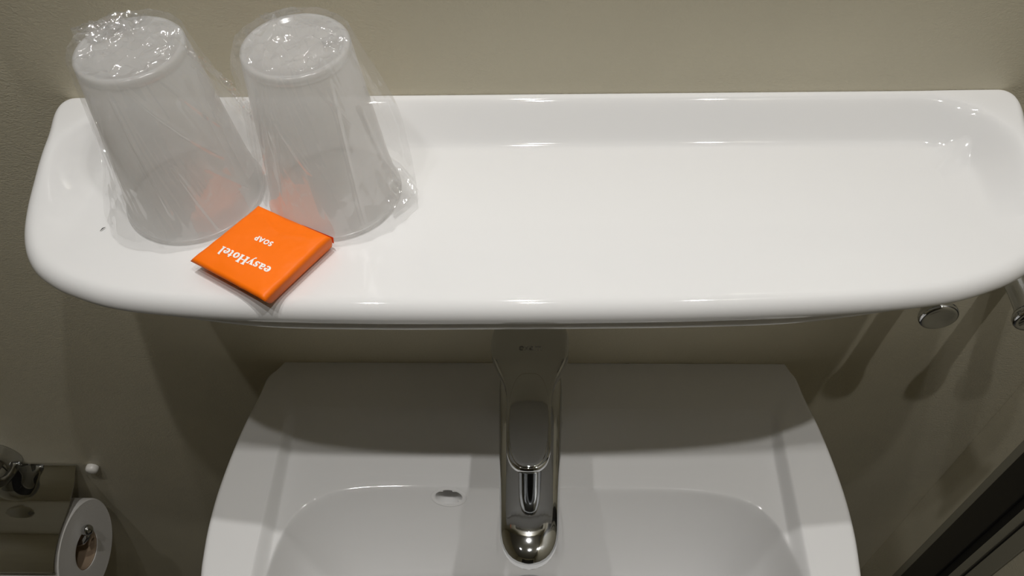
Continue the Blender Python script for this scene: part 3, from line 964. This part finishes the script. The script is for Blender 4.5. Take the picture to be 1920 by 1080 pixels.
    # loose flaps: quads of corners with crumple, world coordinates
    for fi, (cs_, amp, nm) in enumerate(flaps):
        bm = bmesh.new()
        cs_ = [Vector(c) for c in cs_]
        nu, nv = (150, 14) if nm == 'seal_fin' else (60, 40)
        nrm = (cs_[1] - cs_[0]).cross(cs_[3] - cs_[0]).normalized()
        rows = []
        for j in range(nv + 1):
            t = j / nv
            row = []
            for i in range(nu + 1):
                s = i / nu
                p = (cs_[0] * (1 - s) + cs_[1] * s) * (1 - t) + (cs_[3] * (1 - s) + cs_[2] * s) * t
                q = p * 1.0 + off
                fq = 3.6 if nm == 'seal_fin' else 1.0
                d = amp * (crease(q, 110 * fq) - 0.3) + amp * 0.8 * (0.5 - abs(noise.noise(q * 70 * fq))) + amp * 0.35 * (crease(q + off, 300) - 0.3)
                # ragged free edge
                e = 0.0012 * noise.noise(Vector((s * 9, fi, seed))) * t
                row.append(bm.verts.new(p + nrm * d + (cs_[3] - cs_[0]).normalized() * e))
            rows.append(row)
        grid_faces(bm, rows)
        mesh_obj(nm, local(bm, o), M_film2, o)
    return o

# angles: 0 = +x (right), 270 = towards the camera
W1 = wrapper(*C1, bumps=[(205, 28, 0.10, 0.22, 0.0060), (235, 30, 0.02, 0.12, 0.0045), (21, 17, 0.24, 0.20, 0.0100), (12, 18, 0.56, 0.24, 0.0062), (2, 18, 0.85, 0.14, 0.0020), (330, 26, 0.35, 0.22, 0.0030), (175, 26, 0.90, 0.12, 0.0020), (255, 22, 0.5, 0.3, 0.0012), (80, 50, 0.45, 0.3, 0.0025)],
             flaps=[
                 # loose panel between the cup and the sealed edge, then the crinkled seal itself in two lengths
                 ([(-0.1720, -0.0670, 0.0780), (-0.1600, -0.0740, 0.0000), (-0.1500, -0.0470, 0.0050), (-0.1615, -0.0530, 0.0480)], 0.0018, 'loose_side'),
                 ([(-0.1727, -0.0660, 0.0845), (-0.1613, -0.0525, 0.0485), (-0.1596, -0.0500, 0.0505), (-0.1712, -0.0628, 0.0855)], 0.0024, 'seal_fin'),
                 ([(-0.1613, -0.0545, 0.0485), (-0.1512, -0.0490, 0.0080), (-0.1478, -0.0455, 0.0140), (-0.1594, -0.0518, 0.0505)], 0.0028, 'seal_fin'),
                 # crumpled corner standing off the top, left of the pinch
                 ([(-0.2017, -0.0528, 0.0859), (-0.1955, -0.0400, 0.0848), (-0.2068, -0.0364, 0.0869), (-0.2320, -0.0523, 0.0869)], 0.0034, 'top_corner'),
                 ([(-0.2017, -0.0528, 0.0864), (-0.2253, -0.0646, 0.0833), (-0.2330, -0.0513, 0.0864), (-0.2099, -0.0431, 0.0884)], 0.0032, 'top_corner')],
             seed=1.0, lab='crinkled clear film wrapped over the left cup, with a twisted corner sticking out',
             pinch=[(-0.0015, 0.0095, 0.0028, 9), (0.0235, -0.0045, 0.0026, 7)],
             pleats=[(265, 0.96, 277, 0.17, 0.0011), (281, 0.97, 335, 0.41, 0.0016), (292, 0.53, 306, 0.04, 0.0015), (244, 0.92, 232, 0.25, 0.0012), (313, 0.97, 348, 0.54, 0.0013),
                     (339, 0.94, 334, 0.29, 0.0010), (314, 0.46, 343, 0.15, 0.0013)],
             ridges=[[(-0.0013, 0.0089), (-0.0112, 0.0009), (-0.0223, -0.0068)], [(-0.0013, 0.0089), (-0.0169, 0.0138), (-0.0281, 0.0178)], [(-0.0013, 0.0089), (-0.0133, 0.0114), (-0.0183, 0.0056), (-0.0264, 0.0048)], [(0.0274, -0.0042), (0.0264, -0.0172), (0.018, -0.0204)], [(0.0274, -0.0042), (0.0182, -0.0191)], [(0.0262, -0.0163), (0.0194, -0.0233), (0.0094, -0.0293)], [(0.0137, 0.0004), (0.0061, -0.0104), (0.0007, -0.023)], [(-0.0083, -0.008), (-0.0098, -0.0131), (-0.0103, -0.0148)], [(-0.0013, 0.0089), (0.0131, 0.0027), (0.0271, -0.0034)], [(-0.0205, -0.0121), (-0.0133, -0.0131), (-0.0116, -0.0101)]])
W2 = wrapper(*C2, bumps=[(345, 24, 0.10, 0.20, 0.0085), (15, 26, 0.40, 0.30, 0.0075), (5, 26, 0.72, 0.24, 0.0040), (310, 22, 0.03, 0.10, 0.0030), (170, 26, 0.86, 0.14, 0.0055), (190, 30, 0.5, 0.3, 0.0022), (90, 50, 0.45, 0.3, 0.0030), (270, 16, 0.4, 0.3, 0.0010)],
             flaps=[
                 ([(-0.1375, -0.0605, 0.0761), (-0.1380, -0.0503, 0.0833), (-0.1483, -0.0379, 0.0761), (-0.1508, -0.0482, 0.0628)], 0.0018, 'top_corner'),
                 ([(-0.1329, -0.0461, 0.0854), (-0.1154, -0.0379, 0.0859), (-0.1200, -0.0338, 0.0864), (-0.1380, -0.0390, 0.0854)], 0.0010, 'top_corner'),
                 ([(-0.1020, -0.0605, 0.0859), (-0.0907, -0.0585, 0.0859), (-0.0895, -0.0641, 0.0854), (-0.0989, -0.0677, 0.0848)], 0.0022, 'folded_tab'),
                 ([(-0.0866, -0.0667, 0.0011), (-0.0738, -0.0605, -0.0030), (-0.0630, -0.0698, -0.0128), (-0.0763, -0.0862, -0.0179)], 0.0012, 'loose_side')],
             seed=2.3, lab='crinkled clear plastic film wrapped over the right cup, nearest the empty part of the shelf',
             pinch=[(-0.0095, 0.0085, 0.0026, 8), (0.010, 0.0015, 0.0018, 6), (0.020, -0.0005, 0.0016, 5)],
             pleats=[(311, 0.96, 303, 0.03, 0.0015), (332, 0.75, 341, 0.12, 0.0015), (252, 0.98, 242, 0.20, 0.0011), (346, 0.81, 360, 0.23, 0.0012), (299, 0.93, 330, 0.54, 0.0009),
                     (245, 0.85, 275, 0.45, 0.0009), (238, 0.95, 221, 0.34, 0.0013)],
             ridges=[[(-0.0097, 0.0093), (-0.0149, 0.0013), (-0.0187, -0.016)], [(-0.0097, 0.0093), (-0.0172, -0.0009), (-0.0247, 0.0051)], [(-0.0097, 0.0093), (0.0007, 0.005), (0.0118, 0.0039), (0.0252, 0.0018)], [(0.0115, -0.0023), (0.0071, -0.0079), (0.0038, -0.0173)], [(0.0109, -0.0032), (0.0062, -0.0101)], [(-0.0101, -0.0063), (-0.0099, -0.0162), (-0.0084, -0.0225)], [(0.0101, -0.0144), (0.0027, -0.0227)], [(-0.0001, -0.0247), (0.0046, -0.0272), (0.0102, -0.0277)], [(0.0102, -0.0277), (0.0188, -0.0221), (0.0269, -0.0096)], [(0.0229, 0.0028), (0.0187, -0.0081), (0.0263, -0.0096)], [(-0.0042, -0.0047), (-0.0045, -0.0099), (0.0003, -0.0142)], [(0.0108, -0.0165), (0.0123, -0.0208), (0.0113, -0.0241)]])

# ------------------------------------------------------------------ lint on the shelf
bm = bmesh.new()
tube(bm, [(-0.2488, -0.095, -0.0201), (-0.2477, -0.0932, -0.0197), (-0.2465, -0.092, -0.02)], [0.0001, 0.00028, 0.0001], 8)
mesh_obj('lint_speck', bm, M_speck, label='tiny dark speck of lint on the shelf left of the cups', cat='lint')
